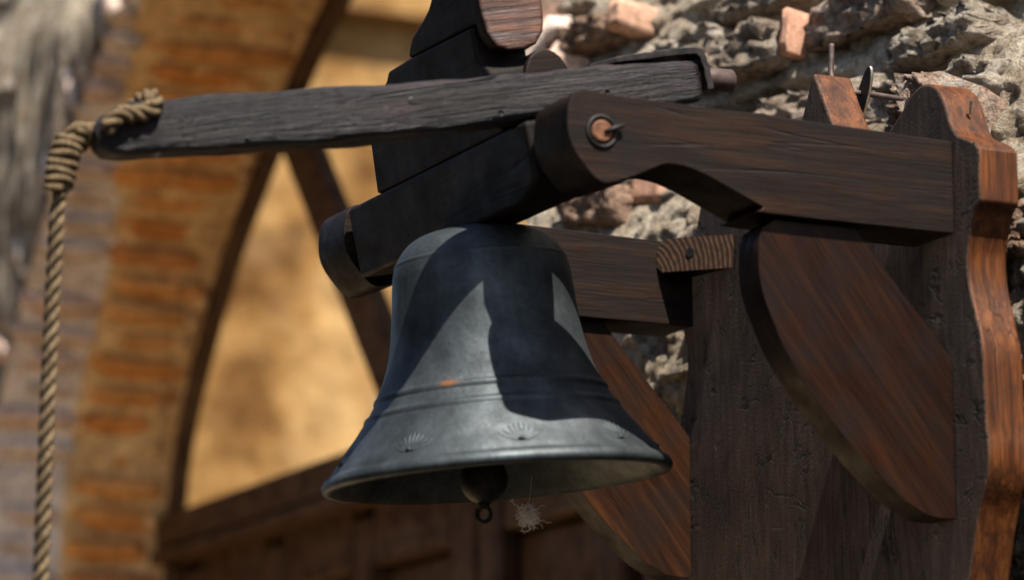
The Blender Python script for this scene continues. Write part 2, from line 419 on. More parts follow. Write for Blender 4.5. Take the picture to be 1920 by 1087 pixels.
def wall_y(x, z, fine=True):
    """relief of the bedding mortar: outward is negative y"""
    y = WY+lean(x, z)+recess(x, z)
    y -= .010*fbm(x*7, 3.1, z*13, 3)
    st = sm(-3.6, -3.3, x)*(1-sm(-2.2, -1.9, x))*sm(.2, .45, z)
    if st > 0:
        y -= st*(.030*fbm(x*16, 7.7, z*2.6, 3)+.013*fbm(x*55, 2.7, z*9, 2))
    if fine:
        q_ = z*15+1.6*fbm(x*5, 5.5, z*6, 3)+.35*fbm(x*30, 2.2, z*30, 2)
        saw = q_-math.floor(q_); amp_ = max(0, .55+1.6*noise.noise(Vector((x*6.5, 8.8, math.floor(q_)*3.7))))
        y -= amp_*.018*((1-saw) if saw > .18 else saw/.18*.82)
        c1 = noise.cell(Vector((x*26+2*fbm(x*9, 1, z*9, 2), 4, z*38)))
        y -= .007*fbm(x*38, 9.7, z*44, 3)+.0075*fbm(x*80, 1.7, z*80, 3)+.005*c1
        for hx, hz, rx, rz, dp in HOLLOWS:
            q = ((x-hx)/rx)**2+((z-hz)/rz)**2+.55*noise.noise(Vector((x*45, 4, z*45)))
            if q < 1.6: y += dp*min(1, max(0, 1.6-q)/.9)
    return y

wall = tag(empty('rubble_wall', (-.9, WY, 0)), 'rough sunlit wall of grey rubble, pale mortar and broken bricks around an arched opening', 'wall')
def wp(v): return (v[0]+.9, v[1]-WY, v[2]+OZ)      # into the wall's own space
def wall_grid(name, xs, zs, fine):
    v = []; idx = {}; f = []
    for j, z in enumerate(zs):
        for i, x in enumerate(xs):
            idx[i, j] = len(v); v.append(wp((x, wall_y(x, z, fine), z)))
    for j in range(len(zs)-1):
        for i in range(len(xs)-1):
            if in_arch((xs[i]+xs[i+1])/2, (zs[j]+zs[j+1])/2): continue
            f.append((idx[i,j], idx[i+1,j], idx[i+1,j+1], idx[i,j+1]))
    return link(name, pydata(name, v, f), M_MORTAR, wall, True)
def span(a, b, st):
    n = max(1, round((b-a)/st)); return [a+(b-a)*i/n for i in range(n+1)]
FX0, FX1, FZ0, FZ1 = -1.2, .24, -.42, .56
wall_grid('mortar', span(FX0, FX1, .0036), span(FZ0, FZ1, .0036), True)
wall_grid('mortar', span(FX1, 3.0, .04), span(-2.2, 2.2, .04), False)
wall_grid('mortar', span(FX0, FX1, .03), span(-2.2, FZ0, .03), False)
wall_grid('mortar', span(FX0, FX1, .03), span(FZ1, 2.2, .03), False)
wall_grid('mortar', span(-8, -3.5, .05), span(-2.2, 2.2, .06), False)
wall_grid('mortar', span(-3.5, -2.0, .006), span(-2.2, 2.2, .02), False)
wall_grid('mortar', span(-2.0, FX0, .025), span(-2.2, 2.2, .03), False)

# reveal lining (bed mortar behind the jamb bricks and the soffit)
DOORY = .345
off = []
v, f = [], []
ys = span(WY+.004, DOORY+.012, .015)
for i, p in enumerate(arch):
    t = (arch[min(i+1, len(arch)-1)]-arch[max(i-1, 0)]).normalized(); nrm = Vector((-t.z, 0, t.x))   # outward of the opening
    for y in ys:
        y = max(y, WY+.004+recess(p.x, p.z))
        n_ = .004*fbm(p.x*20, y*25, p.z*20, 3)
        q = p+nrm*(.002+n_); v.append(wp((q.x, y, q.z)))
m = len(ys)
for i in range(len(arch)-1):
    for k in range(m-1): f.append((i*m+k, (i+1)*m+k, (i+1)*m+k+1, i*m+k+1))
me = pydata('reveal_mortar', v, f); ro = link('reveal_mortar', me, [M_JMORTAR, M_JSUNLITMORTAR], wall, True)
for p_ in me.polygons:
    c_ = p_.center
    if c_.y < .128*(1-sm(.42, .80, c_.z-OZ)*.80): p_.material_index = 1  # outer band of the reveal carries the painted sunlight

# --- pieces: a few lumpy block meshes, shared
def lump(name, mats, seed, nx=7, ny=3, nz=4, rough=.16, rnd_=.22):
    """unit block, centre at origin, corners rounded and faces uneven"""
    v, f, ix = [], [], {}
    def add(i, j, k):
        if (i, j, k) in ix: return ix[i, j, k]
        p = Vector((i/nx*2-1, j/ny*2-1, k/nz*2-1))
        s = Vector(p)
        # pull corners in
        m2 = [abs(c) for c in p]
        for a in range(3):
            o1, o2 = [m2[b] for b in range(3) if b != a]
            s[a] = p[a]*(1-rnd_*.5*max(0, o1-.55)/.45*max(.35, o2)*.6 - rnd_*.3*(o1**6)*(o2**6))
        nn = noise.noise_vector(s*1.6+Vector((seed*7.3, seed*1.9, 0)))+.5*noise.noise_vector(s*3.7+Vector((0, seed*3.1, seed)))
        s += nn*rough
        ix[i, j, k] = len(v); v.append(s*.5); return ix[i, j, k]
    for a, b, c, N in ((0, 1, 2, (nx, ny, nz)), (1, 2, 0, (ny, nz, nx)), (2, 0, 1, (nz, nx, ny))):
        for side in (0, N[2]):
            for i in range(N[0]):
                for j in range(N[1]):
                    quad = []
                    for (di, dj) in ((0,0), (1,0), (1,1), (0,1)):
                        t = [0,0,0]; t[a] = i+di; t[b] = j+dj; t[c] = side; quad.append(add(*t))
                    f.append(tuple(quad) if side else tuple(quad[::-1]))
    me = pydata(name, v, f)
    me.materials.append(mats)
    for p in me.polygons: p.use_smooth = True
    return me
def crag(name, mat, seed, amt, **kw):
    me = lump(name, mat, seed, 16, 7, 9, **kw)
    for v_ in me.vertices:
        p_ = v_.co; q = Vector((p_.x*9, p_.y*5, p_.z*5))+Vector((seed*3.3, 0, seed))
        cell = noise.cell_vector(q*.9+noise.noise_vector(q*.8)*.6); fine_ = noise.noise_vector(q*2.2)
        o_ = (cell-Vector((.5, .5, .5)))*amt+fine_*amt*.9
        v_.co = p_+Vector((o_.x*.25, o_.y, o_.z*.7))
    return me
STONES = [crag('stone', M_STONE, s, .13, rough=.15, rnd_=.16) for s in range(7)]
ROUGHB = [crag('brick', M_BRICKROUGH, s+10, .12, rough=.10, rnd_=.14) for s in range(4)]
SALMON = [lump('brick', M_SALMON, s+20, rough=.05, rnd_=.14) for s in range(3)]
JSUNLIT = [lump('brick', M_JSUNLIT, s+40, nx=3, ny=4, nz=2, rough=.09, rnd_=.16) for s in range(4)]
JBR = [lump('brick', M_JAMB, s+30, nx=3, ny=5, nz=2, rough=.09, rnd_=.16) for s in range(6)]

def piece(name, me, c, size, rot=(0,0,0), label=None):
    o = bpy.data.objects.new(name, me); COL.objects.link(o); o.parent = wall
    o.location = wp(c); o.scale = size; o.rotation_euler = rot
    if label: o['label'] = label
    return o

# special pieces, where the photograph shows them: x centre, z centre, length, height, protrusion, mesh, rot
SPECIAL = [
    (-.739, .369, .024, .030, .044, 'sal', 2), (-.796, .360, .088, .030, .036, 'rough', 4),
    (-.484, .292, .014, .044, .036, 'sal', 0), (-.553, .286, .120, .044, .032, 'st', 3),
    (-.632, .168, .050, .030, .006, 'sal', -6), (-.685, .160, .085, .040, .022, 'rough', -8), (-.590, .160, .020, .034, .003, 'sal', 4),
    (-.640, .310, .100, .032, .020, 'st', 2), (-.410, .300, .150, .048, .030, 'st', 4), (-.300, .245, .110, .036, .024, 'st', 6),
    (-.250, .185, .10, .034, .026, 'st', 8), (-.205, .158, .05, .040, .09, 'st', 0), (-.867, .414, .10, .03, .02, 'st', 0), (-.557, .345, .13, .035, .03, 'st', 2),
    (-.10, .235, .10, .045, .030, 'st', 8),
]
used = []
for i, (x, z, L, H, pr, kd, rt) in enumerate(SPECIAL):
    me = {'sal': SALMON, 'rough': ROUGHB, 'st': STONES}[kd]; me = me[i % len(me)]
    dep = .09
    piece('stone' if kd == 'st' else 'brick', me, (x, WY+lean(x, z)-pr+dep/2, z), (L, dep, H), (R(-8), R(-rt), R(9+rnd.uniform(-3, 3))))
    used.append((x, z, L, H))
def clear(x, z, L, H):
    for (a, b, l, h) in used:
        if abs(a-x) < (l+L)/2*.9 and abs(b-z) < (h+H)/2*.9: return False
    return True
z = -.44
row = 0
while z < .58:
    H = rnd.uniform(.036, .058); x = -1.2+rnd.uniform(-.1, 0)
    while x < .5:
        L = rnd.uniform(.07, .19); cx = x+L/2; cz = z+H/2+rnd.uniform(-.008, .008)
        corners = [(cx+a*L/2, cz+b*H/2) for a in (-1,1) for b in (-1,1)]
        if not any(in_arch(*c_) for c_ in corners) and clear(cx, cz, L, H) and rnd.random() < .74 and not any(abs(cx-h[0]) < h[2]+L*.35 and abs(cz-h[1]) < h[3] for h in HOLLOWS[:2]):
            q = rnd.random()
            kd = SALMON if q < .04 else ROUGHB if q < .20 else STONES
            pr = rnd.uniform(-.006, .016); dep = .09; hh = H*rnd.uniform(.75, 1.05)
            piece('stone' if kd is STONES else 'brick', rnd.choice(kd), (cx, WY+lean(cx, cz)-pr+dep/2, cz), (L, dep, hh), (R(rnd.uniform(-16, 2)), R(rnd.uniform(-9, 9)), R(rnd.uniform(-2, 16))))
        x += L+rnd.uniform(.008, .03)
    z += H+rnd.uniform(.010, .022); row += 1
# far stretch of wall beyond the arch, and above it
z = -.75
while z < 1.5:
    H = rnd.uniform(.08, .14); x = -5.6+rnd.uniform(-.2, 0)
    while x < -.8:
        L = rnd.uniform(.14, .34); cx = x+L/2; cz = z+H/2
        near = cx > FX0-.1 and cz < FZ1+.06
        corners = [(cx+a*(L/2+.05), cz+b*(H/2+.02)) for a in (-1,1) for b in (-1,1)]
        if not near and not any(in_arch(*c_) for c_ in corners) and not (-3.4 < cx < -2.0 and .35 < cz < 1.1 and rnd.random() < .6) and (cx < -2.7 or cz < 1.35) and recess(cx, cz) < .01 and rnd.random() < .9:
            pr = rnd.uniform(.0, .04)
            piece('stone', rnd.choice(STONES), (cx, WY+lean(cx, cz)-pr*.6+.08, cz), (L, .16, H*rnd.uniform(.8, 1)), (R(rnd.uniform(-34, -12)), R(rnd.uniform(-8, 8)), R(rnd.uniform(0, 16))))
        x += L+rnd.uniform(.01, .05)
    z += H+rnd.uniform(.012, .03)

# jamb and arch bricks, laid along the opening's edge; each course two bricks deep
s_acc = 0; pitch = .0475; L_ = []
for i in range(1, len(arch)):
    L_.append((arch[i]-arch[i-1]).length)
pos = 0; tgt = 0; i = 0; cum = [0]
for l in L_: cum.append(cum[-1]+l)
def at_len(s):
    lo = 0
    for k in range(len(cum)-1):
        if cum[k+1] >= s: lo = k; break
    t = (s-cum[lo])/(cum[lo+1]-cum[lo]); p = arch[lo].lerp(arch[lo+1], t); tg = (arch[lo+1]-arch[lo]).normalized()
    return p, tg
s = 1.25; c_i = 0
s_end = cum[(len(LEFT)+len(TOP)+5)*10]
while s < s_end:
    p, tg = at_len(s)
    n_ = Vector((-tg.z, 0, tg.x))
    ang = math.atan2(tg.x, tg.z)
    front = WY-rnd.uniform(-.004, .012)+recess(p.x, p.z)*1.15
    sunlit_w = .128*(1-sm(.42, .80, p.z)*.80)  # width of the painted sunlit band, narrowing upward
    split = max(front+.05, WY+sunlit_w)+rnd.uniform(-.008, .008)
    back = DOORY-.012+rnd.uniform(-.02, .012)
    mid_ = (split+back)/2+(.04 if c_i % 2 else -.04)
    for (y0, y1, bank) in ((front, split-.001, JSUNLIT), (split+.001, back, JBR)):
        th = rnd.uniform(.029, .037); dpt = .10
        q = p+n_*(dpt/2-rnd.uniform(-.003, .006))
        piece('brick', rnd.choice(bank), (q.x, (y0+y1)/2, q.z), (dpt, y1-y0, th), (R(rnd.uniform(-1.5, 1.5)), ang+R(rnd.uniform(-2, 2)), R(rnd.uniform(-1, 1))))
    s += pitch*rnd.uniform(.94, 1.06); c_i += 1
# crumbs of mortar squeezed out against the door frame
cv, cf = [], []
for k in range(170):
    p, tg = at_len(rnd.uniform(1.3, s_end)); n_ = Vector((-tg.z, 0, tg.x))
    q = p+n_*rnd.uniform(-.012, .01); c0 = Vector((q.x, DOORY-rnd.uniform(.005, .04), q.z)); r_ = rnd.uniform(.006, .017)
    b = len(cv)
    for ax in ((1,0,0), (-1,0,0), (0,1,0), (0,-1,0), (0,0,1), (0,0,-1)):
        cv.append(wp(c0+Vector(ax)*r_*rnd.uniform(.6, 1.2)))
    for t in ((0,2,4), (2,1,4), (1,3,4), (3,0,4), (2,0,5), (1,2,5), (3,1,5), (0,3,5)): cf.append(tuple(b+q_ for q_ in t))
tag(link('mortar_crumbs', pydata('mortar_crumbs', cv, cf), M_JMORTAR, wall), kind='stuff')

# ------------------------------------------------------------------ arched door with fanlight
door = tag(empty('arched_door', (-1.68, DOORY, 0)), 'brown wooden arched door with amber fanlight panes, set deep in the brick reveal', 'door')
def dp(v): return (v[0]+1.68, v[1]-DOORY, v[2]+OZ)
def dbox(name, x0, x1, y0, y1, z0, z1, mat, bev=.004):
    me = prism(name, [(x0+1.68, z0+OZ), (x1+1.68, z0+OZ), (x1+1.68, z1+OZ), (x0+1.68, z1+OZ)], 'y', y0-DOORY, y1-DOORY)
    return bevel(link(name, me, [mat, mat], door), bev)
# curved frame following the arch above the transom
TZ1, TZ0 = .133, .060
fw = .034
pts = [(p, (arch[min(i+1, len(arch)-1)]-arch[max(i-1, 0)]).normalized()) for i, p in enumerate(arch) if p.z > TZ1-.03]
v, f = [], []
for (p, t) in pts:
    n_ = Vector((-t.z, 0, t.x))
    for (o, y) in ((.02, DOORY), (-fw+.005, DOORY), (-fw, DOORY+.005), (-fw, DOORY+.018), (.02, DOORY+.018)):
        q = p+n_*o; v.append(dp((q.x, y, q.z)))
n = 5
for i in range(len(pts)-1):
    for k in range(n): f.append((i*n+k, (i+1)*n+k, (i+1)*n+(k+1) % n, i*n+(k+1) % n))
f += [tuple(range(n))[::-1], tuple((len(pts)-1)*n+k for k in range(n))]
link('frame', pydata('frame', v, f), W_DOOR, door)
dbox('transom', -2.80, -.60, DOORY-.014, DOORY+.09, TZ0+.02, TZ1, W_DOOR, .006)
dbox('transom_moulding', -2.80, -.60, DOORY-.022, DOORY+.05, TZ0, TZ0+.017, W_DOOR, .004)
# radial glazing bars and the panes between them
FC = Vector((-1.69, 0, 0))
angs = [130.8, 86, 47]
def ray_arch(a):
    dr = Vector((math.cos(a), 0, math.sin(a))); t = .1
    while t < 2 and in_arch(FC.x+dr.x*t, FC.z+dr.z*t): t += .004
    return t
for a in angs:
    a = R(a); dr = Vector((math.cos(a), 0, math.sin(a))); sd = Vector((-dr.z, 0, dr.x))
    t0 = (TZ1-FC.z)/dr.z+.0; t1 = ray_arch(a)-fw+.01
    q = [FC+dr*t0-sd*.036, FC+dr*t1-sd*.036, FC+dr*t1+sd*.036, FC+dr*t0+sd*.036]
    me = prism('glazing_bar', [(p.x+1.68, p.z+OZ) for p in q], 'y', -.010, .018)
    bevel(link('glazing_bar', me, [W_DOOR, W_DOOR], door), .005)
edges = [179.9]+angs+[.1]
for k in range(len(edges)-1):
    a1, a0 = edges[k], edges[k+1]
    pl = []
    N = 14
    for i in range(N+1):
        a = R(a0+(a1-a0)*i/N); dr = Vector((math.cos(a), 0, math.sin(a)))
        t = ray_arch(a)-.03
        p = FC+dr*t
        if p.z > TZ1-.02: pl.append((p.x+1.68, p.z+OZ))
    for a in (a1, a0):
        a = R(min(max(a, 8), 172)); dr = Vector((math.cos(a), 0, math.sin(a))); p = FC+dr*((TZ1-.02-FC.z)/dr.z)
        pl.append((p.x+1.68, p.z+OZ))
    if len(pl) > 3:
        link('pane', prism('pane', pl, 'y', .010, .013), [M_PANE, M_PANE], door)
# the two leaves under the transom
def leaf(x0, x1):
    xs = span(x0, x1, .33)
    for x in xs: dbox('stile', x-.035, x+.035, DOORY+.02, DOORY+.08, -2.19, TZ0-.012, W_DOORV, .006)
    for a, b in zip(xs[:-1], xs[1:]):
        for zz in (.03, -.62, -1.25, -2.10):
            dbox('rail', a+.037, b-.037, DOORY+.022, DOORY+.078, zz-.05, zz+.04, W_DOOR, .006)
        for z0, z1 in ((-.57+.002, -.022), (-1.21+.002, -.672), (-2.06+.002, -1.302)):
            dbox('panel', a+.037, b-.037, DOORY+.045, DOORY+.065, z0, z1, W_DOORV, .010)
leaf(-2.66, -1.70); leaf(-1.62, -.64)
# horizontal slats of the near leaf's shutter
for k in range(5):
    zz = -.07-.055*k
    dbox('slat', -1.20, -.70, DOORY+.010, DOORY+.044, zz-.018, zz+.018, W_DOOR, .008)
dbox('door_post', -2.76, -2.697, DOORY, DOORY+.08, -2.195, TZ0-.004, W_DOORV, .006)
dbox('door_back', -2.9, -.5, DOORY+.092, DOORY+.12, -2.195, TZ1-.004, W_DOORV, .003)

# ------------------------------------------------------------------ the wall bracket
CXB = -.21
brk = tag(empty('bell_bracket', (CXB, 0, OZ)), 'dark stained wooden wall bracket with two braced arms on a scalloped back board', 'bracket')
BO = (CXB, 0, 0)
half = [(-.0427, .1365), (-.0215, .1290), (-.0018, .1245)]
right = [(-.2100,.1790), (-.2020,.1660), (-.1789,.1257), (-.160,.104), (-.135,.094), (-.110,.0955), (-.0927,.1031), (-.0746,.1143), (-.060,.1240), (-.0480,.1280), (-.0360,.1278),
         (-.0219,.1205), (-.0120,.1065), (-.0065,.0925), (.0001,.0822), (.0080,.0760), (.0279,.0667), (.0345,.0595), (.0345,.0192), (.0270,.0135), (.0225,.0040),
         (.0165,-.0124), (.0150,-.0260), (.0165,-.0420), (.0216,-.0592), (.0281,-.0781), (.0328,-.0980), (.0338,-.1280), (.0352,-.1543), (.0372,-.1696), (.0362,-.1850), (.0310,-.1990), (.0235,-.2130), (.0155,-.2351), (.0060,-.2663),
         (-.0050,-.300), (-.030,-.330), (-.075,-.350), (-.130,-.352), (-.165,-.370), (-.195,-.410)]
def densify(pts, per=3):
    """smooth the gentle runs of an outline, keep its corners"""
    P = [Vector((a, 0, b)) for a, b in pts]; out = []
    for i in range(len(P)-1):
        p1, p2 = P[i], P[i+1]; p0 = P[i-1] if i else p1*2-p2; p3 = P[i+2] if i+2 < len(P) else p2*2-p1
        c1 = i == 0 or (p1-p0).angle(p2-p1) > R(38); c2 = i+2 >= len(P) or (p2-p1).angle(p3-p2) > R(38)
        m1 = (p2-p1) if c1 else (p2-p0)/2; m2 = (p2-p1) if c2 else (p3-p1)/2
        for k in range(per):
            t = k/per; h = 2*t**3-3*t*t+1
            q = p1*h+m1*(t**3-2*t*t+t)+p2*(3*t*t-2*t**3)+m2*(t**3-t*t); out.append((q.x, q.z))
    out.append(pts[-1]); return out
right = densify(right)
prof = [(x-CXB, z) for x, z in right]
prof = prof+[(-x, z) for x, z in reversed(prof[1:])]
BT = .036
bb = bevel(link('back_board', prism('back_board', prof, 'y', 0, BT), [W_BOARD, W_EDGE], brk), .0045, 2, 50)
AT = .057
armp = ARMP = [(.0,.0002), (-.1621,.0002), (-.1680,.0045), (-.1997,.0175), (-.2120,.0225), (-.2244,.0268), (-.2370,.0293), (-.2495,.0294), (-.2580,.0262), (-.2656,.0225), (-.2820,.0151), (-.2930,.0112), (-.3014,.0098),
        (-.3090,.0130), (-.3192,.0233), (-.3265,.0330), (-.3305,.0430), (-.3314,.0556), (-.3295,.0690), (-.3240,.0765), (-.3150,.0785), (-.2821,.0767), (-.1646,.0758), (.0,.0730)]
brp = [(-.1543,-.0022), (-.0822,-.0022), (-.0753,-.0118), (0,-.0965), (0,-.2190), (-.0212,-.2183), (-.0360,-.2120), (-.0491,-.2043), (-.0721,-.1855), (-.0910,-.1680), (-.1085,-.1496),
       (-.1290,-.1250), (-.1467,-.1), (-.1560,-.0810), (-.1635,-.0629), (-.1670,-.0490), (-.1681,-.0349), (-.1675,-.0200), (-.1640,-.0090)]
armp = densify(armp); brp = densify(brp)
for k, X in enumerate((0.0, -.42)):
    a_ = bevel(link('arm', prism('arm', armp, 'x', X-CXB-AT, X-CXB), [W_ARM, W_ARMEDGE], brk), .0035, 3, 28)
    a_.location.y = -.0015
    b_ = bevel(link('brace', prism('brace', brp, 'x', X-CXB-.008-.031, X-CXB-.008), [W_BRACE if k == 0 else W_BRACEFAR, W_BRACEEDGE], brk), .0035, 3, 28)
    b_.location.y = -.0015
# corner block with its screw, in the angle of the far arm and the board
blk = []
fa = Vector((-.4185-CXB, -.0372, 0)); fb = Vector((-.344-CXB, -.002, 0))
ed = (fb-fa); L = ed.length; ang = math.atan2(ed.y, ed.x)
cb = pydata('corner_block', [], [])
bm = bmesh.new()
tilt = .0
outl = [(0.004,.0125), (.012,.0145), (L,.0140), (L,-.0150), (.006,-.0150), (0.0,-.0100), (0.0,.0060)]
fr = [bm.verts.new((x, y, 0)) for x, y in outl]
# its back runs into the angle between arm and board
ca, sa = math.cos(ang), math.sin(ang)
dC = Vector((fa.x, fb.y, 0))-fa; cx_ = dC.x*ca+dC.y*sa; cd_ = -(dC.x*sa-dC.y*ca)
bk = [bm.verts.new((x+(cx_-x)*.96, y, -abs(cd_)*.96)) for x, y in outl]
bm.faces.new(fr)
for i in range(len(outl)):
    j = (i+1) % len(outl); q = bm.faces.new((fr[i], bk[i], bk[j], fr[j])); q.material_index = 1
bm.faces.new(bk[::-1])
bmesh.ops.recalc_face_normals(bm, faces=bm.faces); bm.to_mesh(cb); bm.free()
cbo = link('corner_block', cb, [W_END, W_ARMEDGE], brk)
nx = Vector((math.cos(ang), math.sin(ang), -.075)).normalized(); nzv = Vector((math.sin(ang), -math.cos(ang), 0)).normalized(); nyv = nzv.cross(nx).normalized()
Mx = Matrix((nx, nyv, nzv)).transposed().to_4x4(); Mx.translation = Vector((fa.x, fa.y, .0598)); cbo.matrix_local = Mx
v, f = tube_geo([(.036, .001, -.004), (.036, .001, .0008)], .0042, 14); link('screw', pydata('screw', v, f), M_IRON, cbo, False)
# nail left in the board's shoulder, hanger plate at the back of the finial
v, f = tube_geo([(-.036-CXB+.030, .020, .098), (-.036-CXB+.034, .019, .108)], [.0012, .0016], 8); link('nail', pydata('nail', v, f), M_BRIGHT, brk)
hp = [(-.2035+.0085*math.cos(t)*math.cos(.5)-.027*math.sin(t)*math.sin(-.5), .160+.0085*math.cos(t)*math.sin(-.5)+.027*math.sin(t)*math.cos(.5)) for t in [2*math.pi*i/20 for i in range(20)]]
ho = bevel(link('hanger_plate', prism('hanger_plate', [(x-CXB+.004, z) for x, z in hp], 'y', .0405, .0435), [M_IRON, M_BRIGHT], brk), .0008, 2)

# hook screwed into the wall that carries the plate
hk = tag(empty('wall_hook', (-.21, .06, OZ+.17)), 'small rusty iron hook in the wall holding the plate behind the board', 'hook')
def hp_(p): return (p[0]+.21, p[1]-.06, p[2]-.17)
path = catmull([(-.203,.085,.163), (-.203,.055,.164), (-.204,.036,.164), (-.212,.028,.166), (-.224,.028,.176), (-.2310,.030,.186), (-.2335,.032,.200), (-.2345,.033,.213)], 6)
v, f = tube_geo([hp_(p) for p in path], .0026, 10); link('hook_shank', pydata('hook_shank', v, f), M_PIN, hk, True)

# ------------------------------------------------------------------ the yoke (headstock, counterweight, lever) tipped about its axle
TH = R(12.5)
yoke = tag(empty('bell_yoke', (CXB, -.305, .048+OZ), TH), 'blackened stepped wooden bell yoke with a long weathered pull lever, pivoting between the arms', 'bell yoke')
def yprism(name, prof, axis, a, b, mats, bev=.003, ang=35):
    return bevel(link(name, prism(name, prof, axis, a, b), mats, yoke), bev, 2, ang)
yprism('headstock_beam', [(-.201,-.031), (-.201,.0285), (.140,.0270), (.140,-.018), (.110,-.0315)], 'y', -.024, .026, [W_YOKE, W_YOKE], .004)
yprism('headstock_board', [(-.143,.0285), (-.137,.072), (-.125,.090), (-.100,.103), (-.0845,.1117), (-.078,.1175), (-.0435,.1180), (.080,.114), (.080,.088), (.094,.076), (.098,.0275)], 'y', -.0215, .022, [W_YOKE, W_YOKE], .003)
cw = [(-.0425,.1187), (-.0415,.1225), (-.0370,.1275), (-.0300,.1330), (-.018,.137), (-.005,.141), (.008,.1465), (.018,.154), (.026,.165), (.036,.176), (.050,.183), (.086,.185), (.086,.1150)]
yprism('counterweight', cw, 'y', -.0185, .020, [W_YOKE, W_YOKE], .003)
rp = [(-.0175,.186), (-.0205,.160), (-.0215,.125), (-.0200,.105), (-.0140,.0925), (-.004,.0885), (.010,.0880), (.022,.0920), (.030,.1010), (.0335,.118), (.0330,.150), (.0300,.186)]
yprism('counterweight_end', rp, 'x', .0855, .101, [W_RED, W_YOKE], .004, 30)
ck = [(.026+.020*math.cos(R(a)), .062+.026*math.sin(R(a))) for a in range(0, 181, 15)]
yprism('rear_cheek', ck+[(.006,.0285), (.046,.0285)], 'x', .060, .099, [W_ARM, W_ARM], .002)

# lever: a hand-hewn bar, lofted along its length
def loft_bar(name, stations, mats, parent, sub=5, seed=0, amp=.0012):
    """stations: (y, x0, x1, z0, z1); rounded rectangle sections with hewn unevenness"""
    ring = []
    S = 7
    for side in range(4):
        for k in range(S):
            t = k/S*2-1
            ring.append([(t, -1), (1, t), (-t, 1), (-1, -t)][side])
    n = len(ring)
    st = [Vector((a[0], 0, 0)) for a in stations]
    v, f = [], []
    rows = []
    for i in range(len(stations)-1):
        A, B = stations[i], stations[i+1]
        m_ = max(1, int(abs(B[0]-A[0])/.006))
        for k in range(m_): rows.append(tuple(A[j]+(B[j]-A[j])*k/m_ for j in range(5)))
    rows.append(stations[-1])
    for (y, x0, x1, z0, z1) in rows:
        for (a, b) in ring:
            c = 1
            rr = .0
            l = max(abs(a), abs(b)); m2 = min(abs(a), abs(b))
            sh = 1-.10*max(0, (m2-.72)/.28)
            X = (x0+x1)/2+(x1-x0)/2*a*sh; Z = (z0+z1)/2+(z1-z0)/2*b*sh
            nn = noise.noise_vector(Vector((X*60+seed, y*16, Z*60)))*amp + noise.noise_vector(Vector((X*220, y*40+seed, Z*220)))*amp*.45
            v.append((X+nn.x, y, Z+nn.z))
    for i in range(len(rows)-1):
        for k in range(n): f.append((i*n+k, i*n+(k+1) % n, (i+1)*n+(k+1) % n, (i+1)*n+k))
    f.append(tuple(range(n))[::-1]); f.append(tuple((len(rows)-1)*n+k for k in range(n)))
    me = pydata(name, v, f)
    o = link(name, me, mats, parent, True)
    return o
LX0, LX1 = .1015, .131
lev = loft_bar('lever', [(-.3540, LX0+.006, LX1-.004, .0460, .0640), (-.3490, LX0+.002, LX1-.001, .0415, .0690), (-.338, LX0, LX1, .0385, .0745), (-.318, LX0, LX1, .0375, .0775), (-.25, LX0, LX1, .0345, .0745), (-.15, LX0, LX1, .0300, .0695), (-.09, LX0, LX1, .0292, .0672), (0, LX0, LX1, .0300, .0655), (.06, LX0, LX1, .0290, .0640), (.118, LX0, LX1, .0285, .0615), (.136, LX0+.001, LX1-.001, .0285, .0605), (.1405, LX0+.003, LX1-.003, .0310, .0580)], W_LEVER, yoke, seed=3, amp=.0024)
for (ny_, nz_, r_) in ((-.108, .053, .0036), (.083, .0515, .0024), (-.292, .060, .0026), (-.205, .049, .0018)):
    v, f = tube_geo([(LX1-.004, ny_, nz_), (LX1-.0002, ny_, nz_), (LX1+.0006, ny_, nz_)], [r_, r_, r_*.6], 10); link('nail', pydata('nail', v, f), M_IRON, yoke)
sv = catmull([(.116,.052,.0660), (.116,.075,.0668), (.116,.105,.0672), (.116,.128,.0672), (.116,.1425,.0655), (.116,.1465,.055), (.116,.1468,.035)], 5)
vv, ff = [], []
nseg = len(sv)
for i, p in enumerate(sv):
    t = (sv[min(i+1, nseg-1)]-sv[max(i-1, 0)]).normalized(); up = Vector((1, 0, 0)).cross(t)
    wdt = .0155*min(1, .25+i/6); th_ = .0016+.0012*min(1, i/8)
    jig = .0007*noise.noise(Vector((i*.6, 2, 1)))
    for (a, b) in ((-1,-1), (1,-1), (1,1), (-1,1)): vv.append(p+Vector((a*wdt, 0, 0))+up*(b*th_+jig))
for i in range(nseg-1):
    for k in range(4): ff.append((i*4+k, i*4+(k+1) % 4, (i+1)*4+(k+1) % 4, (i+1)*4+k))
ff += [(3,2,1,0), tuple((nseg-1)*4+k for k in range(4))]
bevel(link('iron_strap', pydata('iron_strap', vv, ff), M_IRON, yoke), .0008)
v, f = tube_geo([(.116,.136,.0475), (.116,.150,.0465), (.116,.1745,.0425), (.116,.1760,.0423)], [.0092,.0092,.0090,.0078], 20)
link('lever_pin', pydata('lever_pin', v, f), M_PIN, yoke, True)
# axle that turns in the arms
v, f = tube_geo([(.135,0,0), (.2115,0,0), (.2125,0,0)], [.0085,.0085,.0070], 20); link('axle', pydata('axle', v, f), M_RUST, yoke)
v, f = tube_geo([(-.198,0,0), (-.262,0,0)], .0085, 20); link('axle', pydata('axle', v, f), M_RUST, yoke)
# rusty washer ring let into the near arm, with a bent cotter
v, f = [], []
tube_geo([Vector((.2105, .0115*math.cos(a), .0115*math.sin(a))) for a in [2*math.pi*i/22 for i in range(22)]], .0016, 6, True, v, f)
link('washer', pydata('washer', v, f), M_IRON, yoke, True)
v, f = tube_geo([(.2135,.001,-.001), (.2140,.010,.0008), (.2138,.0175,.0020)], [.0014,.0022,.0016], 8); link('cotter', pydata('cotter', v, f), M_IRON, yoke, True)

